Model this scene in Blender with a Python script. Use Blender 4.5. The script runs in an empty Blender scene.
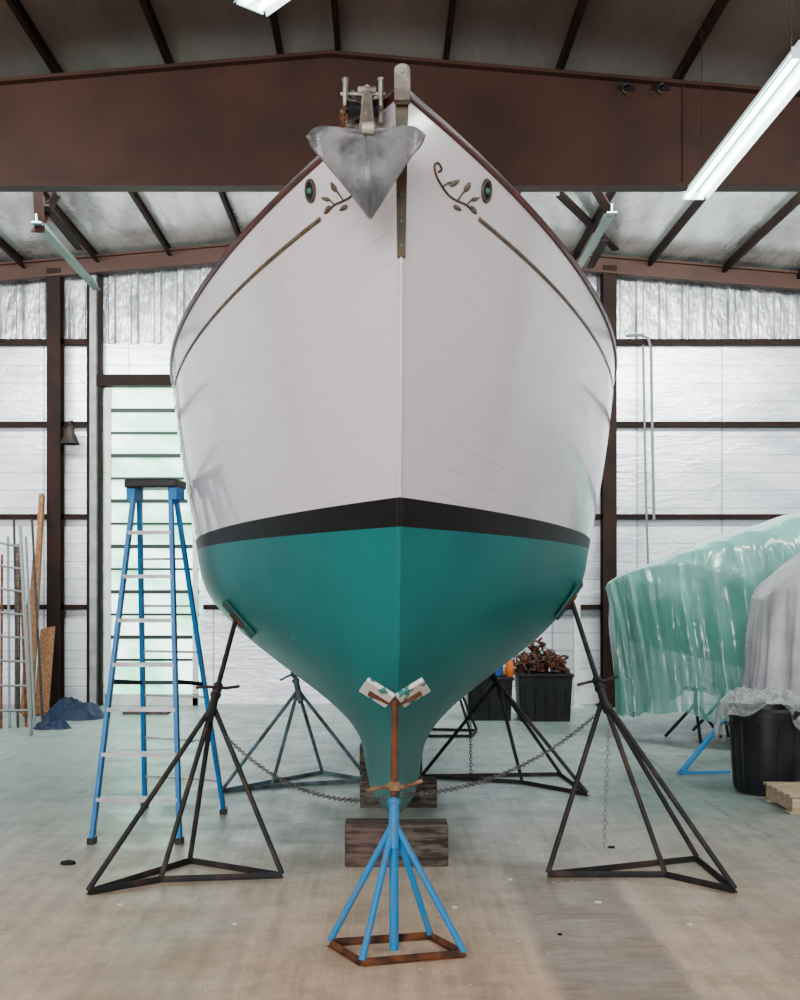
import bpy, bmesh, math, random
from mathutils import Vector, Matrix, noise
from mathutils.bvhtree import BVHTree
random.seed(7)
COL = bpy.context.scene.collection
F=1100.0; HX=382.0; HY=590.0; CH=1.65
def P(px,py,d): return Vector(((px-HX)*d/F, d, CH+(HY-py)*d/F))
def G(px,py):
    d=CH*F/(py-HY); return Vector(((px-HX)*d/F,d,0))

# ---------------------------------------------------------------- materials
def crease_bump(nt,vec,strength,scale,dist=.06,distort=1.2,pw=.7):
    """sharp fold lines: |noise-.5| used as height"""
    N=nt.nodes;L=nt.links
    n=N.new('ShaderNodeTexNoise'); n.inputs['Scale'].default_value=scale; n.inputs['Detail'].default_value=3; n.inputs['Distortion'].default_value=distort; L.new(vec,n.inputs['Vector'])
    s=N.new('ShaderNodeMath'); s.operation='SUBTRACT'; s.inputs[1].default_value=.5; L.new(n.outputs['Fac'],s.inputs[0])
    a=N.new('ShaderNodeMath'); a.operation='ABSOLUTE'; L.new(s.outputs[0],a.inputs[0])
    p=N.new('ShaderNodeMath'); p.operation='POWER'; p.inputs[1].default_value=pw; L.new(a.outputs[0],p.inputs[0])
    bp=N.new('ShaderNodeBump'); bp.inputs['Strength'].default_value=strength; bp.inputs['Distance'].default_value=dist; L.new(p.outputs[0],bp.inputs['Height'])
    return bp.outputs[0]
def mat(name,c,rough=.5,metal=0,c2=None,nscale=4,bump=0,bscale=30,spec=.35,coat=0,lo=.4,hi=.6,det=4,stretch=(1,1,1),emis=None,estr=0,crease=0,cscale=2):
    m=bpy.data.materials.new(name); m.use_nodes=True
    nt=m.node_tree; b=nt.nodes['Principled BSDF']
    b.inputs['Base Color'].default_value=(*c,1); b.inputs['Roughness'].default_value=rough
    b.inputs['Metallic'].default_value=metal; b.inputs['Specular IOR Level'].default_value=spec
    b.inputs['Coat Weight'].default_value=coat
    if emis: 
        b.inputs['Emission Color'].default_value=(*emis,1); b.inputs['Emission Strength'].default_value=estr
    geo=nt.nodes.new('ShaderNodeNewGeometry'); mp=nt.nodes.new('ShaderNodeMapping')
    mp.inputs['Scale'].default_value=stretch
    nt.links.new(geo.outputs['Position'],mp.inputs['Vector'])
    if c2:
        n=nt.nodes.new('ShaderNodeTexNoise'); n.inputs['Scale'].default_value=nscale; n.inputs['Detail'].default_value=det
        r=nt.nodes.new('ShaderNodeValToRGB')
        r.color_ramp.elements[0].position=lo; r.color_ramp.elements[1].position=hi
        r.color_ramp.elements[0].color=(*c,1); r.color_ramp.elements[1].color=(*c2,1)
        nt.links.new(mp.outputs[0],n.inputs['Vector']); nt.links.new(n.outputs['Fac'],r.inputs['Fac'])
        nt.links.new(r.outputs[0],b.inputs['Base Color'])
    if crease:
        nt.links.new(crease_bump(nt,mp.outputs[0],crease,cscale),b.inputs['Normal'])
    elif bump:
        n=nt.nodes.new('ShaderNodeTexNoise'); n.inputs['Scale'].default_value=bscale; n.inputs['Detail'].default_value=4
        bp=nt.nodes.new('ShaderNodeBump'); bp.inputs['Strength'].default_value=bump; bp.inputs['Distance'].default_value=.02
        nt.links.new(mp.outputs[0],n.inputs['Vector']); nt.links.new(n.outputs['Fac'],bp.inputs['Height'])
        nt.links.new(bp.outputs[0],b.inputs['Normal'])
    return m

M={}
def hull_white():
    m=bpy.data.materials.new('white_hull_paint'); m.use_nodes=True; nt=m.node_tree; N=nt.nodes; L=nt.links
    b=N['Principled BSDF']; b.inputs['Roughness'].default_value=.16; b.inputs['Coat Weight'].default_value=.6; b.inputs['Coat Roughness'].default_value=.05
    g=N.new('ShaderNodeNewGeometry'); s=N.new('ShaderNodeSeparateXYZ'); L.new(g.outputs['Position'],s.inputs[0])
    a=N.new('ShaderNodeMath'); a.operation='MULTIPLY_ADD'; L.new(s.outputs['Y'],a.inputs[0]); a.inputs[1].default_value=.16; L.new(s.outputs['Z'],a.inputs[2])
    k=N.new('ShaderNodeMath'); k.operation='MULTIPLY'; k.inputs[1].default_value=8.5; L.new(a.outputs[0],k.inputs[0])
    fr=N.new('ShaderNodeMath'); fr.operation='FRACT'; L.new(k.outputs[0],fr.inputs[0])
    lt=N.new('ShaderNodeMath'); lt.operation='LESS_THAN'; lt.inputs[1].default_value=.05; L.new(fr.outputs[0],lt.inputs[0])
    n=N.new('ShaderNodeTexNoise'); n.inputs['Scale'].default_value=1.1; L.new(g.outputs['Position'],n.inputs['Vector'])
    mr=N.new('ShaderNodeMapRange'); mr.inputs[1].default_value=.38; mr.inputs[2].default_value=.60; mr.inputs[3].default_value=.06; mr.inputs[4].default_value=.34; L.new(n.outputs['Fac'],mr.inputs[0])
    f=N.new('ShaderNodeMath'); f.operation='MULTIPLY'; L.new(lt.outputs[0],f.inputs[0]); L.new(mr.outputs[0],f.inputs[1])
    mx=N.new('ShaderNodeMixRGB'); mx.inputs[1].default_value=(.66,.62,.645,1); mx.inputs[2].default_value=(.30,.29,.30,1); L.new(f.outputs[0],mx.inputs[0]); L.new(mx.outputs[0],b.inputs['Base Color'])
    n2=N.new('ShaderNodeTexNoise'); n2.inputs['Scale'].default_value=2.2; L.new(g.outputs['Position'],n2.inputs['Vector'])
    bp=N.new('ShaderNodeBump'); bp.inputs['Strength'].default_value=.10; bp.inputs['Distance'].default_value=.03; L.new(n2.outputs['Fac'],bp.inputs['Height']); L.new(bp.outputs[0],b.inputs['Normal']); L.new(bp.outputs[0],b.inputs['Coat Normal'])
    return m
M['white']=hull_white()
M['black']=mat('black_boot_paint',(.003,.003,.003),.45,c2=(.007,.006,.005),nscale=3,spec=.2)
def teal():
    m=mat('teal_bottom_paint',(.0,.138,.134),.36,c2=(.0,.116,.114),nscale=1.8,bump=.05,bscale=14,spec=.22)
    nt=m.node_tree;N=nt.nodes;L=nt.links;b=N['Principled BSDF']
    src=b.inputs['Base Color'].links[0].from_socket
    g=N.new('ShaderNodeNewGeometry'); v=N.new('ShaderNodeTexVoronoi'); v.inputs['Scale'].default_value=2.3; L.new(g.outputs['Position'],v.inputs['Vector'])
    l=N.new('ShaderNodeMath'); l.operation='LESS_THAN'; l.inputs[1].default_value=.035; L.new(v.outputs['Distance'],l.inputs[0])
    x=N.new('ShaderNodeMixRGB'); L.new(l.outputs[0],x.inputs[0]); L.new(src,x.inputs[1]); x.inputs[2].default_value=(.04,.28,.26,1); L.new(x.outputs[0],b.inputs['Base Color'])
    return m
M['teal']=teal()
M['mahog']=mat('varnished_mahogany',(.07,.012,.007),.3,c2=(.035,.007,.005),nscale=9,stretch=(1,.2,1))
M['gold']=mat('antique_gold_paint',(.10,.058,.02),.45,.2,c2=(.03,.018,.008),nscale=25)
M['bronze']=mat('weathered_bronze',(.045,.045,.034),.55,.4,c2=(.09,.06,.04),nscale=14)
M['verd']=mat('verdigris',(.04,.17,.13),.7)
M['galv']=mat('galvanised_steel',(.25,.25,.26),.45,.35,c2=(.10,.10,.11),nscale=8,bump=.35,bscale=40,det=10)
M['galvl']=mat('weathered_galvanised',(.38,.36,.32),.55,.3,c2=(.12,.10,.085),nscale=14)
M['greyp']=mat('weathered_grey_plate',(.30,.28,.24),.7,.1,c2=(.13,.11,.09),nscale=14)
M['deck']=mat('deck_paint',(.5,.47,.4),.7,c2=(.42,.4,.35))
M['blue']=mat('blue_stand_paint',(.008,.17,.42),.5,c2=(.07,.14,.20),nscale=11,lo=.5,hi=.75,spec=.25)
M['ladblue']=mat('blue_fibreglass',(.002,.17,.48),.4,c2=(.004,.13,.36),nscale=6,spec=.25)
M['alum']=mat('aluminium',(.42,.42,.43),.4,.6,c2=(.30,.30,.31),nscale=8)
M['rust']=mat('rusty_steel',(.13,.045,.02),.85,.0,c2=(.04,.022,.016),nscale=14,bump=.2,spec=.15)
M['dark']=mat('dark_steel',(.014,.014,.015),.6,.0,c2=(.05,.03,.022),nscale=10,bump=.1,lo=.5,hi=.7,spec=.25)
M['darkg']=mat('blue_grey_steel',(.07,.13,.15),.6,.1,c2=(.04,.045,.045),nscale=8)
M['pad']=mat('teal_pad',(.005,.11,.105),.6,c2=(.02,.06,.06),nscale=9,spec=.2)
M['padw']=mat('painted_pad',(.60,.60,.56),.6,c2=(.01,.15,.15),nscale=13,lo=.52,hi=.56)
M['wood']=mat('timber_block',(.12,.095,.08),.9,c2=(.035,.028,.024),nscale=7,stretch=(1,6,6),bump=.3,spec=.15)
M['woodr']=mat('reddish_timber',(.12,.08,.068),.9,c2=(.045,.033,.03),nscale=6,stretch=(1,6,6),bump=.3,spec=.15)
M['plank']=mat('bare_plank',(.25,.12,.055),.75,c2=(.13,.06,.03),nscale=6,stretch=(6,6,.6),spec=.2)
M['pallet']=mat('pallet_wood',(.46,.36,.24),.8,c2=(.30,.22,.14),nscale=6,stretch=(.6,6,6))
M['brown']=mat('red_oxide_steel',(.056,.0255,.018),.6,c2=(.040,.0185,.0135),nscale=1.5,bump=.03,spec=.2,det=8)
M['brownd']=mat('dark_red_oxide_steel',(.018,.0072,.0055),.7,c2=(.010,.005,.004),nscale=3,spec=.12)
M['greensteel']=mat('grey_green_brace',(.14,.22,.19),.5,.2)
M['whitep']=mat('white_painted_steel',(.62,.64,.62),.5,c2=(.5,.52,.5),nscale=5)
M['postg']=mat('grey_painted_steel',(.26,.27,.26),.5,c2=(.18,.19,.18),nscale=5)
M['chain']=mat('dull_chain_steel',(.10,.095,.09),.5,.3,c2=(.05,.04,.035),nscale=12)
M['conduit']=mat('grey_conduit',(.15,.16,.16),.5,.4)
M['blackpl']=mat('black_plastic',(.006,.006,.008),.4,c2=(.012,.012,.014),nscale=5,spec=.3)
M['rope']=mat('old_rope',(.15,.042,.022),.9,c2=(.05,.05,.045),nscale=14,spec=.1)
M['orange']=mat('orange_plastic',(.7,.13,.02),.5)
M['yellow']=mat('yellow_plastic',(.6,.40,.03),.5)
M['bluepl']=mat('blue_plastic',(.02,.08,.34),.5)
M['navy']=mat('navy_tarp',(.004,.010,.032),.6,c2=(.008,.018,.055),bump=.3,bscale=9,spec=.25)
M['canvas']=mat('grey_canvas',(.48,.48,.50),.6,c2=(.32,.32,.35),nscale=2,crease=.5,cscale=1.6)
M['tube']=mat('lit_tube',(.9,.9,.9),.4,emis=(.93,1,.98),estr=14)
M['reflector']=mat('white_reflector',(.75,.8,.8),.4,emis=(.5,1,.93),estr=.6)
M['debris']=mat('dark_scrap',(.015,.013,.012),.9,spec=.1)
M['debrisl']=mat('paint_chip',(.6,.58,.52),.9)
M['greenh']=mat('dark_green_hull',(.012,.055,.05),.7,spec=.15)
M['rail']=mat('dark_door_rail',(.02,.03,.027),.5,spec=.2)

def foil(name,c,c2,metal,rough,horiz=True,bs=.5,seam=.35,sc=1.6,lo=.35,hi=.62,xseam=0,cre=0,st=None,bscale=5,cs=2.2):
    m=bpy.data.materials.new(name); m.use_nodes=True; nt=m.node_tree; N=nt.nodes; L=nt.links
    b=N['Principled BSDF']; b.inputs['Metallic'].default_value=metal; b.inputs['Roughness'].default_value=rough
    g=N.new('ShaderNodeNewGeometry'); mp=N.new('ShaderNodeMapping'); mp.inputs['Scale'].default_value=st or ((.9,1,2.6) if horiz else (2.4,.8,1))
    L.new(g.outputs['Position'],mp.inputs['Vector'])
    n=N.new('ShaderNodeTexNoise'); n.inputs['Scale'].default_value=sc; n.inputs['Detail'].default_value=7; n.inputs['Roughness'].default_value=.6; L.new(mp.outputs[0],n.inputs['Vector'])
    r=N.new('ShaderNodeValToRGB'); r.color_ramp.elements[0].position=lo; r.color_ramp.elements[1].position=hi
    r.color_ramp.elements[0].color=(*c2,1); r.color_ramp.elements[1].color=(*c,1)
    L.new(n.outputs['Fac'],r.inputs['Fac'])
    s=N.new('ShaderNodeSeparateXYZ'); L.new(g.outputs['Position'],s.inputs[0])
    def line(sock,freq,w,amt,src,colr):
        m1=N.new('ShaderNodeMath'); m1.operation='MULTIPLY'; m1.inputs[1].default_value=freq; L.new(sock,m1.inputs[0])
        fr=N.new('ShaderNodeMath'); fr.operation='FRACT'; L.new(m1.outputs[0],fr.inputs[0])
        lt=N.new('ShaderNodeMath'); lt.operation='LESS_THAN'; lt.inputs[1].default_value=w; L.new(fr.outputs[0],lt.inputs[0])
        mm=N.new('ShaderNodeMath'); mm.operation='MULTIPLY'; mm.inputs[1].default_value=amt; L.new(lt.outputs[0],mm.inputs[0])
        mx=N.new('ShaderNodeMixRGB'); mx.inputs[2].default_value=(*colr,1); L.new(mm.outputs[0],mx.inputs[0]); L.new(src,mx.inputs[1]); return mx.outputs[0]
    o=r.outputs[0]
    if horiz: o=line(s.outputs['Z'],7.8,.12,seam*.6,o,(.3,.31,.34))
    o=line(s.outputs['Z' if horiz else 'X'],3.9,.06,seam,o,(.16,.17,.19))
    if xseam:
        o=line(s.outputs['X'],.82,.022,xseam,o,(.12,.12,.13)); o=line(s.outputs['X'],2.46,.02,xseam*.35,o,(.2,.2,.22))
    L.new(o,b.inputs['Base Color'])
    if cre: L.new(crease_bump(nt,mp.outputs[0],cre,cs,.08,1.0,1.0),b.inputs['Normal'])
    else:
        n2=N.new('ShaderNodeTexNoise'); n2.inputs['Scale'].default_value=bscale; n2.inputs['Detail'].default_value=5; L.new(mp.outputs[0],n2.inputs['Vector'])
        bp=N.new('ShaderNodeBump'); bp.inputs['Strength'].default_value=bs; bp.inputs['Distance'].default_value=.05
        L.new(n2.outputs['Fac'],bp.inputs['Height']); L.new(bp.outputs[0],b.inputs['Normal'])
    return m
M['foilw']=foil('white_foil_insulation',(.82,.83,.88),(.50,.51,.57),.4,.32,xseam=.55,cre=.16,cs=3.0,sc=.9,lo=.34,hi=.58,seam=.38)
M['foilv']=foil('silver_vertical_foil',(.66,.66,.68),(.22,.22,.24),.45,.3,False,.6)
M['foilc']=foil('ceiling_foil',(.88,.91,.88),(.40,.38,.36),.65,.22,False,.25,.25,.6,.38,.60,st=(1.6,.8,1),bscale=1.8)
M['ceilshade']=foil('shade_tinted_ceiling_foil',(.120,.082,.064),(.070,.048,.038),.0,.6,False,.2,.0,.6)  # foil of the near bay, its dimmer light put into a brown colour
M['ceilshade'].node_tree.nodes['Principled BSDF'].inputs['Specular IOR Level'].default_value=.25

def floor_mat():
    m=bpy.data.materials.new('worn_concrete'); m.use_nodes=True; nt=m.node_tree; N=nt.nodes; L=nt.links
    b=N['Principled BSDF']
    g=N.new('ShaderNodeNewGeometry'); s=N.new('ShaderNodeSeparateXYZ'); L.new(g.outputs['Position'],s.inputs[0])
    def nz(scale,det,str_=(1,1,1),rough=.6):
        mp=N.new('ShaderNodeMapping'); mp.inputs['Scale'].default_value=str_; L.new(g.outputs['Position'],mp.inputs['Vector'])
        n=N.new('ShaderNodeTexNoise'); n.inputs['Scale'].default_value=scale; n.inputs['Detail'].default_value=det; n.inputs['Roughness'].default_value=rough
        L.new(mp.outputs[0],n.inputs['Vector']); return n.outputs['Fac']
    def mth(op,a,bv):
        x=N.new('ShaderNodeMath'); x.operation=op
        for i,v in enumerate((a,bv)):
            if isinstance(v,(int,float)): x.inputs[i].default_value=v
            else: L.new(v,x.inputs[i])
        return x.outputs[0]
    def sm(v,a,c,o0=0,o1=1):
        r=N.new('ShaderNodeMapRange'); r.inputs[1].default_value=a; r.inputs[2].default_value=c; r.inputs[3].default_value=o0; r.inputs[4].default_value=o1
        L.new(v,r.inputs[0]); return r.outputs[0]
    def ramp(f,p0,p1,c0,c1):
        r=N.new('ShaderNodeValToRGB'); r.color_ramp.elements[0].position=p0; r.color_ramp.elements[1].position=p1
        r.color_ramp.elements[0].color=(*c0,1); r.color_ramp.elements[1].color=(*c1,1); L.new(f,r.inputs['Fac']); return r.outputs[0]
    def mix(f,a,c,bt='MIX'):
        x=N.new('ShaderNodeMixRGB'); x.blend_type=bt
        for i,v in enumerate((f,a,c)):
            if isinstance(v,(int,float)): x.inputs[i].default_value=v
            elif isinstance(v,tuple): x.inputs[i].default_value=(*v,1)
            else: L.new(v,x.inputs[i])
        return x.outputs[0]
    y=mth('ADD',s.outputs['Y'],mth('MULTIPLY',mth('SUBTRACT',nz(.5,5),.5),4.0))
    col=mix(sm(y,4.9,8.6),(.56,.38,.26),(.265,.34,.315))  # tan to grey-green with depth; part of the green is reflected light, painted in
    col=mix(.95,col,ramp(nz(3.5,12,(1,1,1),.82),.36,.62,(.66,.66,.66),(1.15,1.15,1.15)),'MULTIPLY')
    col=mix(.8,col,ramp(nz(1.6,9,(9,.5,1),.72),.42,.58,(.74,.74,.73),(1,1,1)),'MULTIPLY')
    col=mix(.35,col,ramp(nz(1.8,9,(.7,6,1),.75),.40,.56,(.80,.79,.77),(1,1,1)),'MULTIPLY')
    wob=mth('MULTIPLY',mth('SUBTRACT',nz(3,6),.5),.14)
    X=mth('ADD',s.outputs['X'],wob)
    def track(x0,x1,y1,amt,colr,col,edge=.03):
        kx=mth('MULTIPLY',sm(X,x0-edge,x0+edge),mth('SUBTRACT',1,sm(X,x1-edge,x1+edge)))
        ky=mth('SUBTRACT',1,sm(s.outputs['Y'],y1-.5,y1))
        k=mth('MULTIPLY',kx,ky)
        bars=ramp(nz(3.2,9,(1.2,6,1),.8),.34,.60,(.45,.45,.45),(1,1,1))
        return mix(mth('MULTIPLY',mth('MULTIPLY',k,bars),amt),col,colr)
    col=track(.74,1.30,6.9,.95,(.165,.12,.088),col)
    col=track(-1.25,-.72,6.0,.45,(.22,.165,.12),col,.08)
    col=track(1.75,2.2,7.5,.4,(.22,.165,.12),col,.08)
    for th,sc_,thr,amt,cc in((.07,11,.48,.8,(.80,.74,.64)),(.06,23,.46,.7,(.76,.70,.62)),(.05,5,.5,.7,(.08,.06,.05)),(.05,15,.5,.6,(.10,.08,.06))):
        sp=N.new('ShaderNodeTexVoronoi'); sp.inputs['Scale'].default_value=sc_; L.new(g.outputs['Position'],sp.inputs['Vector'])
        sk=mth('MULTIPLY',mth('LESS_THAN',sp.outputs['Distance'],th),mth('GREATER_THAN',nz(1.3+th,3),thr))
        col=mix(mth('MULTIPLY',sk,amt),col,cc)
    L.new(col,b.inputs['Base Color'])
    L.new(sm(nz(2,5),.3,.7,.28,.6),b.inputs['Roughness']); b.inputs['Specular IOR Level'].default_value=.4
    bp=N.new('ShaderNodeBump'); bp.inputs['Strength'].default_value=.2; bp.inputs['Distance'].default_value=.01; L.new(nz(12,8),bp.inputs['Height']); L.new(bp.outputs[0],b.inputs['Normal'])
    return m
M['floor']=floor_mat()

def plastic(name,c,lo,hi,rough,edge=.35,cs=1.8,st=.9):
    m=bpy.data.materials.new(name); m.use_nodes=True; nt=m.node_tree; N=nt.nodes; L=nt.links
    b=N['Principled BSDF']; b.inputs['Base Color'].default_value=(*c,1); b.inputs['Roughness'].default_value=rough
    b.inputs['Specular IOR Level'].default_value=.8
    g=N.new('ShaderNodeNewGeometry'); mp=N.new('ShaderNodeMapping'); mp.inputs['Scale'].default_value=(2.4,1,.55); mp.inputs['Rotation'].default_value=(0,.45,0); L.new(g.outputs['Position'],mp.inputs['Vector'])
    n=N.new('ShaderNodeTexNoise'); n.inputs['Scale'].default_value=1.1; n.inputs['Detail'].default_value=3; L.new(mp.outputs[0],n.inputs['Vector'])
    mr=N.new('ShaderNodeMapRange'); mr.inputs[1].default_value=.3; mr.inputs[2].default_value=.7; mr.inputs[3].default_value=lo; mr.inputs[4].default_value=hi
    L.new(n.outputs['Fac'],mr.inputs[0])
    lw=N.new('ShaderNodeLayerWeight'); lw.inputs[0].default_value=edge
    ad=N.new('ShaderNodeMath'); ad.operation='ADD'; ad.use_clamp=True
    L.new(mr.outputs[0],ad.inputs[0]); L.new(lw.outputs['Facing'],ad.inputs[1]); L.new(ad.outputs[0],b.inputs['Alpha'])
    L.new(crease_bump(nt,mp.outputs[0],st,cs,.10,.5,1.0),b.inputs['Normal'])
    return m
M['greenpl']=plastic('green_plastic_sheet',(.12,.34,.285),.55,.76,.20,.22,1.8,.7)
M['clearpl']=plastic('clear_plastic_sheet',(.5,.55,.56),.12,.4,.12,.3,5,.8)

def door_glass():
    m=bpy.data.materials.new('daylit_translucent_panel'); m.use_nodes=True; nt=m.node_tree; N=nt.nodes; L=nt.links
    b=N['Principled BSDF']; b.inputs['Base Color'].default_value=(.5,.6,.55,1); b.inputs['Roughness'].default_value=.3
    g=N.new('ShaderNodeNewGeometry'); mp=N.new('ShaderNodeMapping'); mp.inputs['Scale'].default_value=(.8,1,1.6); L.new(g.outputs['Position'],mp.inputs['Vector'])
    n=N.new('ShaderNodeTexNoise'); n.inputs['Scale'].default_value=1.5; n.inputs['Detail'].default_value=4; L.new(mp.outputs[0],n.inputs['Vector'])
    r=N.new('ShaderNodeValToRGB'); r.color_ramp.elements[0].position=.44; r.color_ramp.elements[1].position=.62
    r.color_ramp.elements[0].color=(.10,.55,.28,1); r.color_ramp.elements[1].color=(.70,1,.86,1); L.new(n.outputs['Fac'],r.inputs['Fac'])
    L.new(r.outputs[0],b.inputs['Emission Color']); b.inputs['Emission Strength'].default_value=4.2
    return m
M['day']=door_glass()

# ---------------------------------------------------------------- mesh builder
class MB:
    def __init__(s): s.v=[]; s.f=[]; s.mi=[]; s.cur=0
    def add(s,vs,fs):
        o=len(s.v); s.v+= [Vector(v) for v in vs]
        for f in fs: s.f.append([i+o for i in f]); s.mi.append(s.cur)
    def box(s,c,size,rot=None):
        c=Vector(c); hx,hy,hz=[x/2 for x in size]
        vs=[Vector((x,y,z)) for x in(-hx,hx) for y in(-hy,hy) for z in(-hz,hz)]
        if rot is not None: vs=[rot@v for v in vs]
        s.add([c+v for v in vs],[(0,1,3,2),(4,6,7,5),(0,4,5,1),(2,3,7,6),(0,2,6,4),(1,5,7,3)]); return s
    def beam(s,a,b,w,h,up=(0,0,1)):
        a=Vector(a);b=Vector(b);z=(b-a).normalized();u=Vector(up)
        if abs(z.dot(u))>.98:u=Vector((0,1,0))
        x=z.cross(u).normalized(); y=x.cross(z)
        R=Matrix((x,z,y)).transposed()
        return s.box((a+b)/2,(w,(b-a).length,h),R)
    def cyl(s,a,b,r1,r2=None,n=14,cap=True):
        a=Vector(a);b=Vector(b); r2=r1 if r2 is None else r2
        z=(b-a).normalized(); u=Vector((0,0,1)) if abs(z.z)<.9 else Vector((1,0,0))
        x=z.cross(u).normalized(); y=z.cross(x)
        vs=[]
        for c,r in((a,r1),(b,r2)):
            for i in range(n):
                t=2*math.pi*i/n; vs.append(c+x*(r*math.cos(t))+y*(r*math.sin(t)))
        fs=[(i,(i+1)%n,n+(i+1)%n,n+i) for i in range(n)]
        if cap: fs+=[tuple(range(n))[::-1],tuple(range(n,2*n))]
        s.add(vs,fs); return s
    def tube(s,pts,r,n=8,closed=False,cap=True):
        pts=[Vector(p) for p in pts]; k=len(pts); rs=r if isinstance(r,(list,tuple)) else [r]*k
        vs=[];prev=None
        for i,p in enumerate(pts):
            a=pts[(i-1)%k] if (closed or i>0) else p; b=pts[(i+1)%k] if (closed or i<k-1) else p
            z=(b-a).normalized()
            if prev is None:
                u=Vector((0,0,1)) if abs(z.z)<.9 else Vector((1,0,0)); x=z.cross(u).normalized()
            else: x=(prev-z*prev.dot(z)).normalized()
            prev=x; y=z.cross(x)
            for j in range(n):
                t=2*math.pi*j/n; vs.append(p+x*(rs[i]*math.cos(t))+y*(rs[i]*math.sin(t)))
        fs=[]
        for i in range(k if closed else k-1):
            i2=(i+1)%k
            for j in range(n): fs.append((i*n+j,i*n+(j+1)%n,i2*n+(j+1)%n,i2*n+j))
        if cap and not closed: fs+=[tuple(range(n))[::-1],tuple(range((k-1)*n,k*n))]
        s.add(vs,fs); return s
    def grid(s,rows,close=False):
        nr=len(rows); nc=len(rows[0]); vs=[v for r in rows for v in r]; fs=[]
        for i in range(nr-1):
            for j in range(nc if close else nc-1):
                j2=(j+1)%nc
                fs.append((i*nc+j,i*nc+j2,(i+1)*nc+j2,(i+1)*nc+j))
        s.add(vs,fs); return s
    def lathe(s,c,prof,n=28,axis=None):
        c=Vector(c); R=Matrix.Identity(3)
        if axis is not None: R=Vector((0,0,1)).rotation_difference(Vector(axis)).to_matrix()
        rows=[[c+R@Vector((r*math.cos(2*math.pi*j/n),r*math.sin(2*math.pi*j/n),z)) for j in range(n)] for r,z in prof]
        return s.grid(rows,True)
    def prism(s,poly,y0,y1):
        n=len(poly); vs=[(x,y0,z) for x,z in poly]+[(x,y1,z) for x,z in poly]
        fs=[tuple(range(n)),tuple(range(2*n-1,n-1,-1))]+[(i,n+i,n+(i+1)%n,(i+1)%n) for i in range(n)]
        s.add(vs,fs); return s
    def obj(s,name,m,parent=None,origin=None,label=None,cat=None,group=None,kind=None,smooth=True,bevel=0,angle=35,fixn=True):
        if parent is not None: o0=Vector(parent['_o'])
        elif origin is not None: o0=Vector(origin)
        else:
            xs=[v.x for v in s.v]; ys=[v.y for v in s.v]; o0=Vector(((min(xs)+max(xs))/2,(min(ys)+max(ys))/2,min(v.z for v in s.v)))
        me=bpy.data.meshes.new(name); me.from_pydata([v-o0 for v in s.v],[],s.f)
        ms=m if isinstance(m,(list,tuple)) else [m]
        for x in ms: me.materials.append(M[x])
        for i,p in enumerate(me.polygons): p.material_index=s.mi[i]
        if fixn:
            bm=bmesh.new(); bm.from_mesh(me); bmesh.ops.recalc_face_normals(bm,faces=bm.faces); bm.to_mesh(me); bm.free()
        if smooth:
            me.shade_smooth(); me.set_sharp_from_angle(angle=math.radians(angle))
        ob=bpy.data.objects.new(name,me); COL.objects.link(ob)
        if parent is not None: ob.parent=parent
        else: ob.location=o0
        if bevel:
            b=ob.modifiers.new('bevel','BEVEL'); b.width=bevel; b.segments=2; b.limit_method='ANGLE'
        tag(ob,label,cat,group,kind); return ob
def tag(ob,label=None,cat=None,group=None,kind=None):
    if label: ob['label']=label
    if cat: ob['category']=cat
    if group: ob['group']=group
    if kind: ob['kind']=kind
def empty(name,loc,label,cat,group=None):
    e=bpy.data.objects.new(name,None); e.empty_display_size=.1; e.location=loc; COL.objects.link(e)
    e['_o']=list(loc); tag(e,label,cat,group); return e

def interp(tab,x):
    if x<=tab[0][0]: return tab[0][1]
    if x>=tab[-1][0]: return tab[-1][1]
    n=len(tab)
    for i in range(n-1):
        if tab[i][0]<=x<=tab[i+1][0]: break
    def sl(i):
        if i==0: return (tab[1][1]-tab[0][1])/(tab[1][0]-tab[0][0])
        if i==n-1: return (tab[-1][1]-tab[-2][1])/(tab[-1][0]-tab[-2][0])
        a=(tab[i][1]-tab[i-1][1])/(tab[i][0]-tab[i-1][0]); b=(tab[i+1][1]-tab[i][1])/(tab[i+1][0]-tab[i][0])
        return 0 if a*b<=0 else 2*a*b/(a+b)
    h=tab[i+1][0]-tab[i][0]; t=(x-tab[i][0])/h; m0=sl(i)*h; m1=sl(i+1)*h
    return (2*t**3-3*t**2+1)*tab[i][1]+(t**3-2*t**2+t)*m0+(-2*t**3+3*t**2)*tab[i+1][1]+(t**3-t**2)*m1

# ---------------------------------------------------------------- room
ROOF=lambda x: 6.53-abs(x+.47)*.085
WY=15.78
fl=MB(); fl.box((0,3,-.1),(18.2,27,.2)); fl.obj('floor','floor',label='worn tan concrete floor, grey-green further back with partly painted-in green reflection',kind='structure',smooth=False)
ce=MB()
for a,b in((-9,-.47),(-.47,9)):
    for k,(y0,y1) in enumerate(((-8,11.2),(11.2,16))):
        ce.cur=k; z0,z1=ROOF(a)+.17,ROOF(b)+.17
        ce.add([(a,y0,z0),(b,y0,z1),(b,y1,z1),(a,y1,z0),(a,y0,z0+.05),(b,y0,z1+.05),(b,y1,z1+.05),(a,y1,z0+.05)],[(0,1,2,3),(4,7,6,5),(0,4,5,1),(2,6,7,3),(1,5,6,2),(0,3,7,4)])
ce.obj('ceiling',['ceilshade','foilc'],label='sloping insulated metal roof underside',kind='structure',smooth=False,fixn=False)
w=MB(); w.box((0,WY+.1,2.6),(18.2,.1,5.2)); w.cur=1
rows=[[],[]]
x=-9
prof=[]
while x<9:
    prof+=[(x,0),(x+.10,0),(x+.13,-.045),(x+.20,-.045),(x+.23,0)]; x+=.33
for x,dy in prof:
    rows[0].append((x,WY+.06+dy,5.19)); rows[1].append((x,WY+.06+dy,6.68))
w.grid(rows)
w.obj('wall_back',['foilw','foilv'],label='white foil insulated wall with ribbed silver top',kind='structure',smooth=False)
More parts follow.
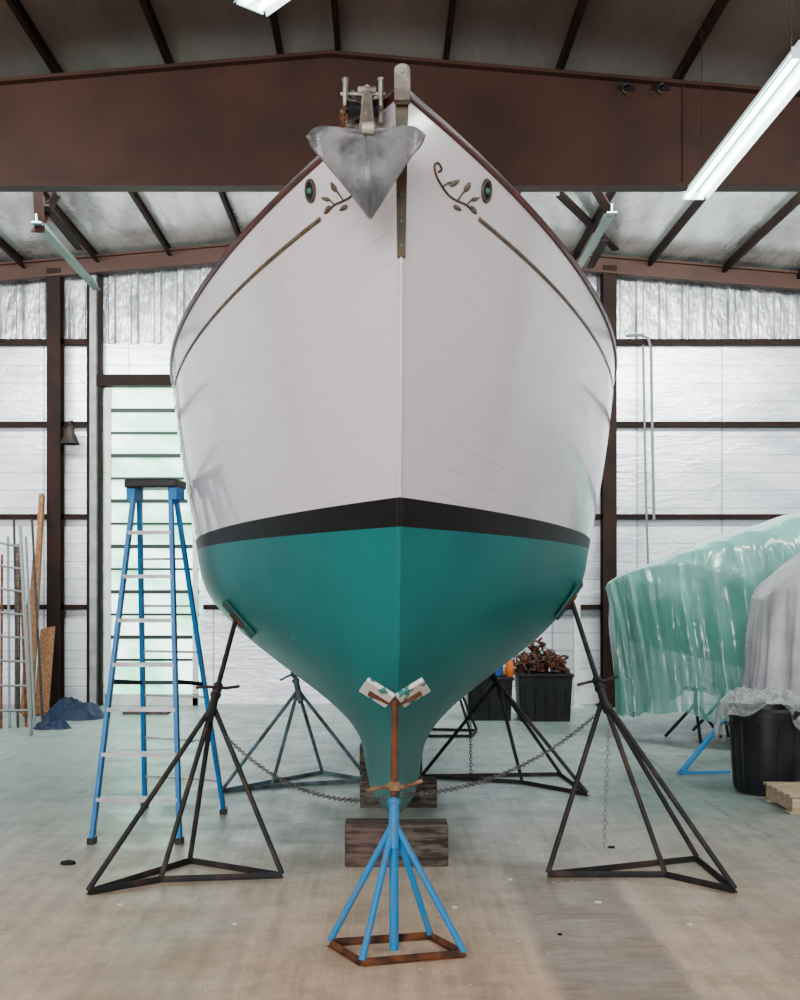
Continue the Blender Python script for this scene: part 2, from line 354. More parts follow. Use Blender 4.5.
for nm,xx in(('wall_left',-9.05),('wall_right',9.05)):
    MB().box((xx,4,3),(.1,24,6)).obj(nm,'foilw',label='white foil insulated side wall',kind='structure',smooth=False)
def zat(py): return CH+(HY-py)*WY/F
for i,py in enumerate((343,425,517,607)):
    for a,b in((-9,-4.2),(-2.55,9)):
        MB().box(((a+b)/2,WY-.04,zat(py)),(b-a,.14,.07)).obj('wall_girt','brownd',label='dark red horizontal steel wall girt',cat='steel beam',group='horizontal wall girts',smooth=False)
for px in(53.5,610):
    X=(px-HX)*(WY-.3)/F
    c=MB(); h=ROOF(X)
    c.box((X,WY-.30,h/2),(.19,.02,h)).box((X,WY-.10,h/2),(.19,.02,h)).box((X,WY-.2,h/2),(.02,.2,h)).box((X,WY-.2,.015),(.3,.34,.03))
    c.obj('steel_column','brownd',label='dark red steel building column against the wall',cat='steel column',group='building columns',smooth=False)
for X in(-8.7,8.7):
    c=MB(); h=5.7
    c.box((X,9.9,h/2),(.2,.02,h)).box((X,10.2,h/2),(.2,.02,h)).box((X,10.05,h/2),(.02,.3,h))
    c.obj('steel_column','brown',label='dark red steel frame column at side wall',cat='steel column',group='building columns',smooth=False)
def rafter(y,bot,tag_,flange=.24,dep=None,m='brown',up=0):
    r=MB(); xs=[-8.9,-4,-.47,4,8.9]
    top=[(x,ROOF(x)+up) for x in xs]
    bt=[(x,(bot if dep is None else ROOF(x)+up-dep)) for x in xs]
    r.prism(top+bt[::-1],y,y+.03)
    for A in(top,bt):
        for (x0,z0),(x1,z1) in zip(A[:-1],A[1:]): r.beam((x0,y,z0),(x1,y,z1),flange,.03)
    if dep is None:
        for x in(-6,2.75,6): r.box((x,y-.012,(bot+ROOF(x))/2),(.012,.022,ROOF(x)-bot))
    r.obj('roof_rafter',m,label=tag_,cat='steel beam',group='roof rafters',smooth=False)
rafter(10.05,5.33,'deep dark red steel roof rafter',.16)
rafter(15.5,0,'dark red steel rafter against the end wall',.12,.22,up=.12)
for X in(-8.2,-7.15,-6.1,-5.05,-4.02,-3.0,-1.97,-.95,-.42,.57,1.62,2.7,3.75,4.8,5.85,6.9,7.95):
    z=ROOF(X)+.095
    p=MB(); p.box((X,4,z),(.015,24,.11)); p.box((X+.018,4,z-.05),(.045,24,.012)); p.box((X+.018,4,z+.05),(.045,24,.012))
    p.obj('roof_purlin','brownd',label='thin dark red roof purlin',cat='steel beam',group='roof purlins',smooth=False)
def brace(a,b,m='greensteel'):
    r=MB(); r.beam(a,b,.10,.015); r.beam(a+Vector((0,0,.04)),b+Vector((0,0,.04)),.015,.09); r.obj('roof_brace',m,label='diagonal grey-green steel roof brace' if m=='greensteel' else 'diagonal dark steel roof brace',cat='steel brace',group='roof braces',smooth=False)
brace(P(36,222,11.2),P(97,290,15.3)); brace(P(612,212,11.2),P(577,270,15.3))
for a,b in((P(38,190,11.0),P(40,232,11.4)),(P(36,232,11.4),P(56,196,12.6)),(P(596,190,11.0),P(612,216,11.4)),(P(560,196,13),P(616,250,15.2)),(P(605,240,13.5),P(590,268,15.2)),(P(44,205,11.5),P(80,250,14.5))): brace(a,b,'brownd')
for px in(627,662):
    c=P(px,88,10.0); h=MB(); h.cyl(c+Vector((0,.04,.02)),c+Vector((0,-.05,.02)),.012)
    h.tube([c+Vector((.05*math.cos(t),-.04,.045*math.sin(t)-.02)) for t in [math.pi*.5+i*.4 for i in range(8)]],.013); h.box(c+Vector((0,.035,.02)),(.16,.012,.05))
    h.obj('steel_hook','blackpl',label='small dark steel hook bolted to the rafter',cat='hook',group='rafter hooks')
dx0,dx1=(106-HX)*WY/F,-2.62; dz=zat(388)
d=MB(); d.box(((dx0+dx1)/2,WY+.02,dz/2),(dx1-dx0,.03,dz)); d.cur=2
for k in range(1,14):
    d.box(((dx0+dx1)/2,WY-.02,dz*k/14),(dx1-dx0,.05,.055 if k%2 else .035))
d.cur=1
d.box((dx0+.04,WY-.02,dz/2),(.08,.06,dz)); d.box((dx1-.05,WY-.02,dz/2),(.08,.06,dz)); d.box(((dx0+dx1)/2,WY-.02,.08),(dx1-dx0,.06,.16))
d.obj('door_1',['day','whitep','rail'],label='tall sectional door with daylit translucent panels',kind='structure',smooth=False)
MB().box(((dx0+dx1)/2,WY-.06,dz+.09),(dx1-dx0+.3,.16,.16)).obj('trim_1','brownd',label='dark red door header',kind='structure',smooth=False)
MB().box((dx0-.14,WY-.1,zat(275)/2),(.09,.18,zat(275))).obj('trim_2','postg',label='pale grey steel door jamb post',kind='structure',smooth=False)
for k,xx in enumerate((dx0-.23,dx0-.06)):
    MB().box((xx,WY-.06,zat(275)/2),(.04,.1,zat(275))).obj('trim_%d'%(3+k),'brownd',label='dark edge of the door jamb',kind='structure',smooth=False)
c=MB(); c.tube([P(626,336,15.6),P(641,335,15.6),P(648,338,15.6),P(651,348,15.6),P(652,420,15.6),P(654,520,15.6)],.022)
c.tube([P(643,345,15.6),P(646,500,15.6),P(648,560,15.6),Vector((P(649,0,15.6).x,15.6,0))],.016)
c.obj('electrical_conduit','conduit',label='grey electrical conduit bent down the wall',cat='pipe')
c=MB(); X=P(576,0,15.5).x; c.box((X,15.45,.9),(.09,.09,1.8)); c.box((X,15.45,.01),(.2,.2,.02)); c.obj('steel_post','whitep',label='short white painted steel post by the wall',cat='post',smooth=False)
c0=P(70,437,15.5)
l=empty('wall_lamp',c0,'small dark bell-shaped lamp on the wall','lamp')
MB().lathe(c0,[(.02,.16),(.05,.14),(.07,.05),(.12,-.06),(.14,-.10),(.13,-.10),(.05,.03),(.0,.06)]).obj('lamp_shade','dark',parent=l)
MB().tube([c0+Vector((0,.25,.2)),c0+Vector((0,.12,.24)),c0+Vector((0,0,.22)),c0+Vector((0,0,.14))],.015).obj('lamp_arm','dark',parent=l)

def fixture(x,y0,y1,z,ang=0,lab='white twin-tube fluorescent light hanging from the roof'):
    o=Vector((x,(y0+y1)/2,z)); e=empty('fluorescent_light',o,lab,'ceiling light','hanging fluorescent lights'); L_=y1-y0
    R=Matrix.Rotation(ang,3,'Z')
    def tr(mb): mb.v=[o+R@(v-o) for v in mb.v]; return mb
    prof=[(-.115,-.02),(-.105,.0),(-.05,.06),(.05,.06),(.105,0),(.115,-.02)]
    h=MB(); h.grid([[o+Vector((a,-L_/2,b)) for a,b in prof],[o+Vector((a,L_/2,b)) for a,b in prof]]); h.box(o+Vector((0,0,.08)),(.09,L_,.04)); h.box(o+Vector((0,-L_/2,.02)),(.18,.01,.07)); h.box(o+Vector((0,L_/2,.02)),(.18,.01,.07))
    tr(h).obj('housing','reflector',parent=e,smooth=False)
    for s in(-.05,.05):
        for a,b in((-L_/2+.03,-.02),(.02,L_/2-.03)):
            tr(MB().cyl(o+Vector((s,a,-.0)),o+Vector((s,b,-.0)),.019)).obj('tube','tube',parent=e)
    for yy in(-L_/2+.25,L_/2-.25): tr(MB().cyl(o+Vector((0,yy,.1)),o+Vector((0,yy,ROOF(x)-z+.155)),.004)).obj('suspension_rod','dark',parent=e)
fixture(2.66,6.9,9.4,5.0)
fixture(2.66,3.9,6.4,5.0)
fixture(.02,4.22,6.66,5.03,math.radians(40))
fixture(-4.2,5.2,7.6,5.0); fixture(-4.2,1.4,3.8,5.0); fixture(2.66,.8,3.2,5.0)

# ---------------------------------------------------------------- boat
BX=.08
STEM=[(.26,6.72),(.33,6.5),(.45,6.32),(.6,6.12),(.8,5.82),(1.0,5.55),(1.2,5.34),(1.45,5.19),(1.7,5.10),(1.94,5.03),(2.07,4.97),(2.4,4.83),(2.8,4.67),(3.2,4.53),(3.66,4.40)]
BT=[(.26,.19),(.49,.235),(.60,.27),(.72,.36),(.84,.50),(.95,.66),(1.07,.85),(1.19,1.02),(1.30,1.165),(1.42,1.29),(1.53,1.39),(1.65,1.465),(1.8,1.505),(1.94,1.52)]
PT=[(.26,3.2),(.5,2.6),(.8,1.9),(1.2,1.75),(1.94,2.0)]
END=[(.26,12.2),(1.0,12.8),(1.6,13.4),(2.0,13.8),(3.66,14.2)]
SHEER=[(4.4,3.655),(5,3.56),(5.6,3.47),(6.4,3.36),(7.2,3.27),(8,3.20),(8.8,3.15),(10,3.1),(12,3.12),(14.2,3.26)]
DM=9.0
def wlt(d): return 2.07-.02*min(3.0,max(0,d-5))
def row_point(kind,v,u=None,d=None):
    zs={'u':.26+1.68*v,'s':1.94+.13*v,'t':2.07+1.59*v}[kind]
    d0=interp(STEM,zs); de=interp(END,zs)
    if d is None: d=d0+u*(de-d0)
    if kind=='u': z=.26+(1.94-.26)*v; B=interp(BT,z); p=interp(PT,z)
    elif kind=='s': z=1.94+(wlt(d)-1.94)*v; B=1.52+.01*v; p=2.0
    else:
        z=wlt(d)+(interp(SHEER,d)-wlt(d))*v; B=1.53+.15*v+.02*math.sin(math.pi*v); p=2.0+.05*v
    if d<=DM:
        t=max(0,min(1,(d-d0)/(DM-d0))); g=1-(1-t)**p
    else:
        t=min(1,(d-DM)/(de-DM)); g=1-t**(2.4 if kind!='u' else 1.9)
    mn=.005 if z>.9 else .005+.02*min(1,(.9-z)/.5)
    return d,max(mn,B*g),z
NU=72
us=[(i/NU)**1.6 for i in range(NU+1)]
def band(kind,vs):
    rows=[]
    for v in vs:
        L_=[];R_=[]
        for u in us:
            d,b,z=row_point(kind,v,u); L_.append(Vector((BX-b,d,z))); R_.append(Vector((BX+b,d,z)))
        rows.append(L_[::-1]+R_)
    return rows
boat=empty('sailboat',(BX,9.3,.26),'large wooden sailboat with white topsides and teal bottom, propped on stands','boat')
ru=band('u',[i/34 for i in range(35)]); rs=band('s',[0,.5,1]); rt=band('t',[i/22 for i in range(23)])
hb=MB(); hb.grid(ru); n=len(ru[0])
hb.add(ru[0],[(i,i+1,n-2-i,n-1-i) for i in range(n//2-1)])
hb.obj('underbody','teal',parent=boat,angle=35,label='teal antifouling painted bottom and keel')
MB().grid(rs).obj('boot_stripe','black',parent=boat,angle=35,label='black painted boot stripe')
MB().grid(rt).obj('topsides','white',parent=boat,angle=35,label='glossy white painted topsides')
allm=MB(); allm.grid(ru); allm.grid(rs); allm.grid(rt)
BVH=BVHTree.FromPolygons([tuple(v) for v in allm.v],allm.f)
CAM=Vector((0,0,CH))
def hitpx(px,py):
    d=(P(px,py,1)-CAM).normalized(); h=BVH.ray_cast(CAM,d)
    if h[0] is None: return None,None
    nn=h[1]; nn=-nn if nn.dot(d)>0 else nn
    return h[0],nn
dk=MB(); top=rt[-1]; m=len(top)//2
rows=[]
for i in range(m):
    a=top[i].copy();b=top[-1-i].copy(); w_=max(0,(b.x-a.x)/2-.05); cx=(a.x+b.x)/2; z=a.z-.06
    rows.append([Vector((cx-w_+2*w_*t/6,a.y+.02,z+.05*math.sin(math.pi*t/6))) for t in range(7)])
dk.grid(rows).obj('deck','deck',parent=boat,label='pale painted foredeck')
for side in(-1,1):
    rows=[]
    for i in range(90):
        d=4.37+(14.15-4.37)*(i/89)**1.4
        dd,b,z=row_point('t',1,d=max(d,4.401)); z=interp(SHEER,d)
        b2=b
        pr=[(.008,-.022),(.014,-.012),(.014,.008),(.008,.014),(-.05,.014),(-.058,.006),(-.055,-.01),(-.006,-.010),(-.006,-.022)]
        rows.append([Vector((BX+side*max(.0,b2+a),d,z+c)) for a,c in pr])
    MB().grid(rows,True).obj('cap_rail','mahog',parent=boat,label='varnished dark red mahogany cap rail')
def ribbon(side,v,hw,d0,d1,off,nn=90):
    rows=[]
    for i in range(nn):
        d=d0+(d1-d0)*(i/(nn-1))**1.3; r=[]
        for vv in(v-hw,v,v+hw):
            _,b,z=row_point('t',vv,d=d); _,b2,z2=row_point('t',vv,d=d+.02); _,b3,z3=row_point('t',vv+.02,d=d)
            n_=Vector((side*(b2-b),.02,z2-z)).cross(Vector((side*(b3-b),0,z3-z))); n_.normalize()
            if n_.x*side<0: n_=-n_
            r.append(Vector((BX+side*b,d,z))+n_*(off if vv==v else off*.5))
        rows.append(r)
    return MB().grid(rows)
for side in(-1,1):
    ribbon(side,.842,.0075,4.97,13.4,.006).obj('cove_stripe','gold',parent=boat,label='dark gold carved cove stripe')
def onhull(px,py,off=.006):
    h,nn=hitpx(px,py)
    return h+nn*off,nn
def mirror(px,side): return px if side>0 else 801-px
def smoothpath(pts,k=6):
    out=[];n=len(pts)
    for i in range(n-1):
        p0=pts[max(0,i-1)];p1=pts[i];p2=pts[i+1];p3=pts[min(n-1,i+2)]
        for j in range(k):
            t=j/k
            out.append(tuple(.5*((2*p1[a])+(-p0[a]+p2[a])*t+(2*p0[a]-5*p1[a]+4*p2[a]-p3[a])*t*t+(-p0[a]+3*p1[a]-3*p2[a]+p3[a])*t**3) for a in range(len(p1))))
    out.append(tuple(pts[-1])); return out
for side in(-1,1):
    sc=MB()
    paths=[[(438,172),(441,170),(440,166),(437,163),(434,166),(436,176),(442,187),(449,196),(457,201),(466,205),(474,213)],
           [(442,187),(446,184),(450,182)],[(457,201),(461,195),(465,190)],[(466,205),(470,201),(473,198)]]
    for k,pa in enumerate(paths):
        pts=[onhull(mirror(x,side),y,.003)[0] for x,y in smoothpath(pa,4)]
        sc.tube(pts,.0054 if k==0 else .0036,6)
    for (cx,cy,a,l) in((454,183,-.5,6),(467,187,-1.1,5.5),(475,199,-.3,4.5),(473,210,.9,5.5),(457,208,.6,5)):
        poly=[]
        for i in range(12):
            t=2*math.pi*i/12; ex=l*math.cos(t); ey=l*.48*math.sin(t)*(1-.3*math.cos(t))
            x=cx+ex*math.cos(a)-ey*math.sin(a); y=cy+ex*math.sin(a)+ey*math.cos(a)
            poly.append(onhull(mirror(x,side),y,.004)[0])
        c=onhull(mirror(cx,side),cy,.009)[0]
        sc.add([c]+poly,[(0,i+1,(i+1)%12+1) for i in range(12)])
    sc.obj('scroll_ornament','gold',parent=boat,label='gilded leafy scroll carving')
    px=486 if side>0 else 311
    c,nn=onhull(px,191,.003); up=Vector((0,0,1)); up=(up-nn*up.dot(nn)).normalized(); tn=up.cross(nn)
    ring=[c+tn*(.036*math.cos(t))+up*(.046*math.sin(t)) for t in [2*math.pi*i/28 for i in range(28)]]
    MB().tube(ring,.009,8,True).obj('port_rim','bronze',parent=boat,label='oval weathered bronze port rim')
    p=MB(); disc=[c+nn*.003+tn*(.032*math.cos(t))+up*(.042*math.sin(t)) for t in [2*math.pi*i/28 for i in range(28)]]
    p.add([c+nn*.001]+disc,[(0,i+1,(i+1)%28+1) for i in range(28)])
    p.cur=1; p.lathe(c+nn*.004,[(0,.010),(.010,.008),(.014,0)],16,nn)
    p.obj('port_plate',['debris','verd'],parent=boat,label='dark port plate with green patina')
st=MB(); rows=[]
for i in range(30):
    t=i/29; z=3.64+(3.035-3.64)*t; d=interp(STEM,min(z,3.66))-.012; hw=.027-.010*t
    rows.append([Vector((BX-hw,d+.05,z)),Vector((BX-hw,d-.006,z)),Vector((BX+hw,d-.006,z)),Vector((BX+hw,d+.05,z))])
st.grid(rows); st.cur=1
for z in(3.52,3.40,3.27,3.17,3.08): st.lathe(Vector((BX,interp(STEM,z)-.017,z)),[(.008,0),(.006,-.0),(.0,.004)],12,(0,-1,0))
st.obj('stem_strap',['bronze','verd'],parent=boat,label='green-tinged bronze strap down the stem')
hp=MB(); poly=[]
for i in range(9): t=math.pi*i/8; poly.append((BX+.032*math.cos(t),3.70+.025*math.sin(t)))
poly+=[(BX-.032,3.58),(BX+.032,3.58)]
hp.prism(poly,4.33,4.375); hp.cyl((BX,4.32,3.69),(BX,4.38,3.69),.008)
hp.obj('stem_head_plate','greyp',parent=boat,bevel=.004,label='weathered grey rounded stem head fitting')
rx=-.075
br=MB()
for s in(-.07,.07):
    br.box((rx+s,4.55,3.60),(.010,.50,.11)); br.cyl((rx+s,4.36,3.50),(rx+s,4.36,3.665),.010); br.lathe((rx+s,4.36,3.665),[(.010,0),(.015,.006),(.013,.014),(0,.018)],12)
br.box((rx,4.60,3.555),(.14,.42,.012)); br.box((rx+.02,4.64,3.52),(.20,.38,.04))
br.cyl((rx-.09,4.38,3.625),(rx+.09,4.38,3.625),.007)
br.cyl((rx-.09,4.37,3.55),(rx+.09,4.37,3.55),.009)
for zz in(3.54,3.58,3.62): br.cyl((rx-.045,4.45,zz),(rx-.045,4.45,zz+.02),.016); br.cyl((rx+.05,4.45,zz),(rx+.05,4.45,zz+.02),.014)
br.cyl((rx-.045,4.45,3.52),(rx-.045,4.45,3.67),.009); br.cyl((rx+.05,4.45,3.52),(rx+.05,4.45,3.66),.008)
br.obj('bow_roller_bracket','galvl',parent=boat,label='weathered galvanised bow roller bracket',bevel=.002)
MB().lathe((rx-.06,4.37,3.56),[(.012,0),(.040,0),(.034,.02),(.024,.05),(.024,.07),(.034,.10),(.040,.12),(.012,.12)],20,(1,0,0)).obj('roller','blackpl',parent=boat)
an=empty('anchor',P(369,214,4.16),'grey galvanised plough anchor hanging on the bow roller','anchor')
def A(px,py,dy): return P(px,py,4.22+dy)
fk=MB()
ridge=[(366,136,-.06),(367,152,-.10),(368,172,-.115),(369,192,-.085),(370,205,-.045),(370,219,0)]
outL=[(308,138,.05),(314,150,.055),(329,167,.05),(346,187,.035),(360,205,.012),(370,219,0)]
outR=[(425,135,.05),(419,148,.055),(405,165,.05),(391,186,.035),(380,204,.012),(370,219,0)]
for out in(outL,outR):
    rows=[]
    s=1 if out is outR else -1
    def curl(t,f): return -.055*f*max(0,(t-.78)/.22)**2
    for q in range(6):
        f=1-q/6; lob=[]
        for k in range(19):
            t=k/18; px=366+s*58.5*t*(1-.04*f*f)
            bump=(5+3.5*min(1,t/.5)) if t<.78 else (8.5*(1-((t-.78)/.22)**2*.75))
            lob.append(A(px,136-bump*f-1*t,-.06+.11*t-.03*f*f+.05*f*f*t+curl(t,1)))
        rows.append(lob)
    SP=list(zip(smoothpath(ridge,4),smoothpath(out,4)))
    for qi,(r,o) in enumerate(SP):
        row=[]
        for k in range(19):
            t=k/18; px=r[0]+(o[0]-r[0])*t; py=r[1]+(o[1]-r[1])*t; dy=r[2]+(o[2]-r[2])*t+curl(t,max(0,1-qi/9))
            row.append(A(px,py,dy))
        rows.append(row)
    fk.grid(rows)
fo=fk.obj('fluke','galv',parent=an,angle=40); sm=fo.modifiers.new('s','SOLIDIFY'); sm.thickness=.012; sm.offset=0
sh=MB()
sh.tube([A(367,160,.05),A(367,135,-.02),A(367,112,-.03),A(367,98,-.01),A(367,90,.06),A(367,88,.35)],[.028,.034,.024,.020,.016,.014],8)
sh.obj('shank','galvl',parent=an)
MB().cyl(A(358,90,-.0),A(376,90,-.0),.013).obj('shackle_pin','galvl',parent=an)
MB().cyl(A(362,128,-.08),A(374,128,-.08),.022).obj('shank_boss','galvl',parent=an)
def chain(name,pts,lab,m='dark',link=.034,r=.0032,parent=None,cat='chain',group=None):
    c=MB(); P_=[Vector(p) for p in pts]; seg=[(P_[i+1]-P_[i]).length for i in range(len(P_)-1)]; tot=sum(seg); pitch=link*.76; n_=int(tot/pitch)
    for k in range(n_):
        s=k*pitch; i=0
        while i<len(seg)-1 and s>seg[i]: s-=seg[i]; i+=1
        p=P_[i].lerp(P_[i+1],min(1,s/seg[i])); z=(P_[i+1]-P_[i]).normalized()
        u=Vector((0,1,0)) if abs(z.y)<.9 else Vector((1,0,0)); x=z.cross(u).normalized(); y=z.cross(x)
        if k%2: x,y=y,x
        c.tube([p+z*(link/2*math.cos(t))+x*(link*.34*math.sin(t)) for t in [2*math.pi*j/8 for j in range(8)]],r,4,True)
    return c.obj(name,m,parent=parent,label=lab,cat=None if parent else cat,group=group,angle=80)
def sag(a,b,s,n=14):
    a=Vector(a);b=Vector(b); return [a.lerp(b,i/n)-Vector((0,0,s*4*(i/n)*(1-i/n))) for i in range(n+1)]
chain('anchor_chain',[P(343,128,4.3),P(345,108,4.33),P(349,98,4.4),P(358,93,4.6),P(362,94,4.9)],'short rusty anchor chain draped at the bow',m='rust',link=.034,r=.005)

bx=lambda px,d:(px-HX)*d/F
def block(name,x0,x1,y0,y1,z0,z1,m,lab):
    b=MB(); b.box(((x0+x1)/2,(y0+y1)/2,(z0+z1)/2),(x1-x0,y1-y0,z1-z0)); b.obj(name,m,label=lab,cat='timber block',group='keel blocks',smooth=False,bevel=.01)
block('timber_block',bx(345,6.6),bx(396,6.6),6.55,6.74,0,.254,'woodr','square-cut reddish timber block under the keel')
block('timber_block',bx(397,6.6),bx(448,6.6),6.56,6.74,0,.250,'wood','weathered grey-brown timber block under the keel')
block('timber_block',bx(360,8.36),bx(437,8.36),8.33,8.55,0,.205,'wood','weathered grey-brown timber block under the keel')
block('timber_block',BX-.15,BX+.15,8.36,8.52,.206,.256,'wood','small timber shim under the keel')
for yy in(9.8,11.4):
    block('timber_block',BX-.28,BX+.28,yy,yy+.25,0,.255,'wood','weathered grey-brown timber block under the keel')

# ---------------------------------------------------------------- stands
M['plankh']=mat('worn_tan_handle',(.22,.13,.065),.7,c2=(.10,.04,.02),nscale=14)
def stand(feet,hub,target,legm,postm,lab,padm='pad',handle=True,vpad=False,basem=None,poledown=False):
    o=sum(feet,Vector())/len(feet); e=empty('boat_stand',o,lab,'boat stand','boat jack stands')
    hub=Vector(hub)
    basem=basem or legm
    for i,f in enumerate(feet):
        f2=f+Vector((0,0,.025)); dr=(f2-hub).normalized()
        MB().cyl(hub+Vector((0,0,.0))+dr*.015,f2,.0155,.0155,12).obj('leg',legm,parent=e)
    fr=MB()
    for i in range(len(feet)):
        a=feet[i];b=feet[(i+1)%len(feet)]
        fr.beam(a+Vector((0,0,.018)),b+Vector((0,0,.018)),.005,.032); fr.beam(a+Vector((0,0,.004)),b+Vector((0,0,.004)),.032,.005)
    fr.obj('base_frame',basem,parent=e,smooth=False)
    if vpad: nrm=Vector((0,-1,-.35)).normalized(); tp=Vector(target)
    else:
        loc,nrm,_,_=BVH.find_nearest(Vector(target)); tp=loc
        c=Vector((BX,tp.y,tp.z+.4))
        if nrm.dot(tp-c)<0: nrm=-nrm
    end=tp+nrm*(.04 if not vpad else .0)
    ax=(end-hub).normalized()
    low=hub-ax*.12
    s=MB(); s.cyl(low,hub+ax*.10,.025,.025,14); s.lathe(hub+ax*.10,[(.03,-.02),(.033,-.015),(.033,.0),(.022,.01)],14,ax)
    s.obj('socket',legm,parent=e)
    if poledown:
        MB().cyl(Vector((hub.x,hub.y,.0)),hub,.022,.022,14).obj('centre_pole',legm,parent=e)
    MB().cyl(hub+ax*.08,end,.0165,.0165,12).obj('screw_post',postm,parent=e)
    if handle:
        hh=hub+ax*.16; sd=ax.cross(Vector((0,1,0))).normalized()
        h=MB(); h.lathe(hh,[(.018,-.02),(.030,-.02),(.030,.02),(.018,.02)],12,ax); h.tube([hh-sd*.13+ax*.03,hh-sd*.05,hh+sd*.05,hh+sd*.13-ax*.02],.0095,8)
        h.obj('handle',postm if not vpad else 'plankh',parent=e)
    if not vpad:
        up=Vector((0,1,0)); up=(up-nrm*up.dot(nrm)).normalized(); tn=up.cross(nrm)
        R=Matrix((tn,up,nrm)).transposed()
        p=MB(); p.box(tp+nrm*.016,(.30,.20,.018),R)
        p.obj('pad',padm,parent=e,smooth=False,bevel=.004)
        p=MB(); p.box(tp+nrm*.032,(.12,.10,.014),R); p.obj('pad_plate','rust',parent=e,smooth=False,bevel=.002)
    else:
        for s_ in(-1,1):
            R=Matrix.Rotation(s_*math.radians(-32),3,'Y')@Matrix.Rotation(math.radians(-28),3,'X')
            p=MB(); c=tp+Vector((s_*.085,.0,.025)); p.box(c,(.15,.16,.022),R)
            p.obj('pad','padw',parent=e,smooth=False,bevel=.004,label='scuffed white and teal painted pad')
        q=MB(); q.beam(tp+Vector((-.12,0,.035)),tp+Vector((0,0,-.02)),.05,.012,(0,1,0)); q.beam(tp+Vector((.12,0,.035)),tp+Vector((0,0,-.02)),.05,.012,(0,1,0)); q.obj('pad_bracket','rust',parent=e,smooth=False)
    return hub
h0=stand([G(362,966),G(464,957),G(430,939),G(330,946)],P(394,822,5.05),P(395,698,5.2),'blue','rust','bright blue boat stand with rusty post under the bow',vpad=True,basem='rust',poledown=True)
hr=stand([G(548,877),G(665,877),G(735,893),G(697,861)],P(603,698,6.7),(1.36,7.5,1.52),'dark','dark','dark rusty four-legged boat stand beside the starboard bow')
hl=stand([G(88,895),G(161,882),G(282,878),G(190,863)],P(213,705,6.6),(-1.02,7.25,1.40),'dark','dark','dark rusty four-legged boat stand beside the port bow')
h3=stand([G(222,793),G(272,788),G(368,782),G(322,774)],P(298,690,9.2),(-.75,9.35,1.05),'darkg','darkg','blue-grey steel boat stand under the hull')
h4=stand([G(422,778),G(522,784),G(587,796),G(560,776)],P(497,682,9.2),(.85,9.35,1.05),'dark','dark','dark steel boat stand under the hull')
h5=stand([Vector((.5,12.3,0)),Vector((1.0,12.3,0)),Vector((1.1,12.8,0)),Vector((.55,12.9,0))],(.75,12.5,.85),(.5,12.5,1.3),'dark','dark','dark steel boat stand under the stern')
chain('chain',sag(h0+Vector((.04,.02,.12)),hr+Vector((-.04,0,-.1)),.11),'loose steel chain slung between boat stands',m='chain',r=.0027,group='stand chains')
chain('chain',sag(h0+Vector((-.04,.02,.1)),hl+Vector((.05,-.03,-.15)),.13),'loose steel chain slung between boat stands',m='chain',r=.0027,group='stand chains')
chain('chain',sag(P(470,690,9.2),P(471,775,9.1),.0),'steel chain hanging from a boat stand',group='stand chains')
chain('chain',sag(hr+Vector((.03,-.03,-.12)),P(604,850,6.5),.0),'steel chain hanging from a boat stand',m='postg',r=.0028,group='stand chains')
chain('chain',sag(P(640,750,6.7),G(775,838)+Vector((0,0,.01)),.06),'thin steel chain trailing to the floor',m='postg',r=.0024,link=.028,group='stand chains')

# ---------------------------------------------------------------- ladder
la=empty('stepladder',(-1.5,7.8,0),'blue fibreglass stepladder standing beside the boat','ladder')
fL,fR,rL,rR=Vector((-1.89,7.17,0)),Vector((-1.32,7.17,0)),Vector((-1.80,8.35,0)),Vector((-1.17,8.12,0))
tz=2.33; tfL,tfR,trL,trR=Vector((-1.66,7.38,tz)),Vector((-1.41,7.34,tz)),Vector((-1.65,7.48,tz)),Vector((-1.40,7.43,tz))
for a,b in((fL,tfL),(fR,tfR),(rL,trL),(rR,trR)):
    r=MB(); r.beam(a+Vector((0,0,.03)),b,.028,.066,(0,1,0))
    r.obj('side_rail','ladblue',parent=la,smooth=False,bevel=.003)
    f=MB(); f.box(a+Vector((0,0,.02)),(.05,.09,.04)); f.obj('foot','blackpl',parent=la,smooth=False,bevel=.005)
for i in range(1,8):
    t=i/8; a=fL.lerp(tfL,t); b=fR.lerp(tfR,t); s=MB(); s.beam(a,b,.085,.010); s.beam(a+Vector((0,-.04,-.01)),b+Vector((0,-.04,-.01)),.006,.020); s.obj('step','alum',parent=la,smooth=False)
for t in(.11,.24,.38,.52,.66,.8):
    a=rL.lerp(trL,t); b=rR.lerp(trR,t); s=MB(); s.beam(a,b,.03,.016); s.obj('rear_brace','alum',parent=la,smooth=False)
for a,b,c,dd in((fL,tfL,rL,trL),(fR,tfR,rR,trR)):
    MB().beam(a.lerp(b,.45),c.lerp(dd,.42),.006,.028).obj('spreader','dark',parent=la,smooth=False)
RZ=Matrix.Rotation(-.12,3,'Z')
tc=MB(); tc.box((-1.525,7.41,tz+.03),(.36,.24,.06),RZ); tc.obj('top_cap','blackpl',parent=la,smooth=False,bevel=.012,label='black moulded top cap')
for s in(-1,1):
    tc=MB(); tc.box((-1.525+s*.145,7.41-s*.024,tz-.03),(.06,.18,.10),RZ); tc.obj('top_bracket','ladblue',parent=la,smooth=False,bevel=.006)

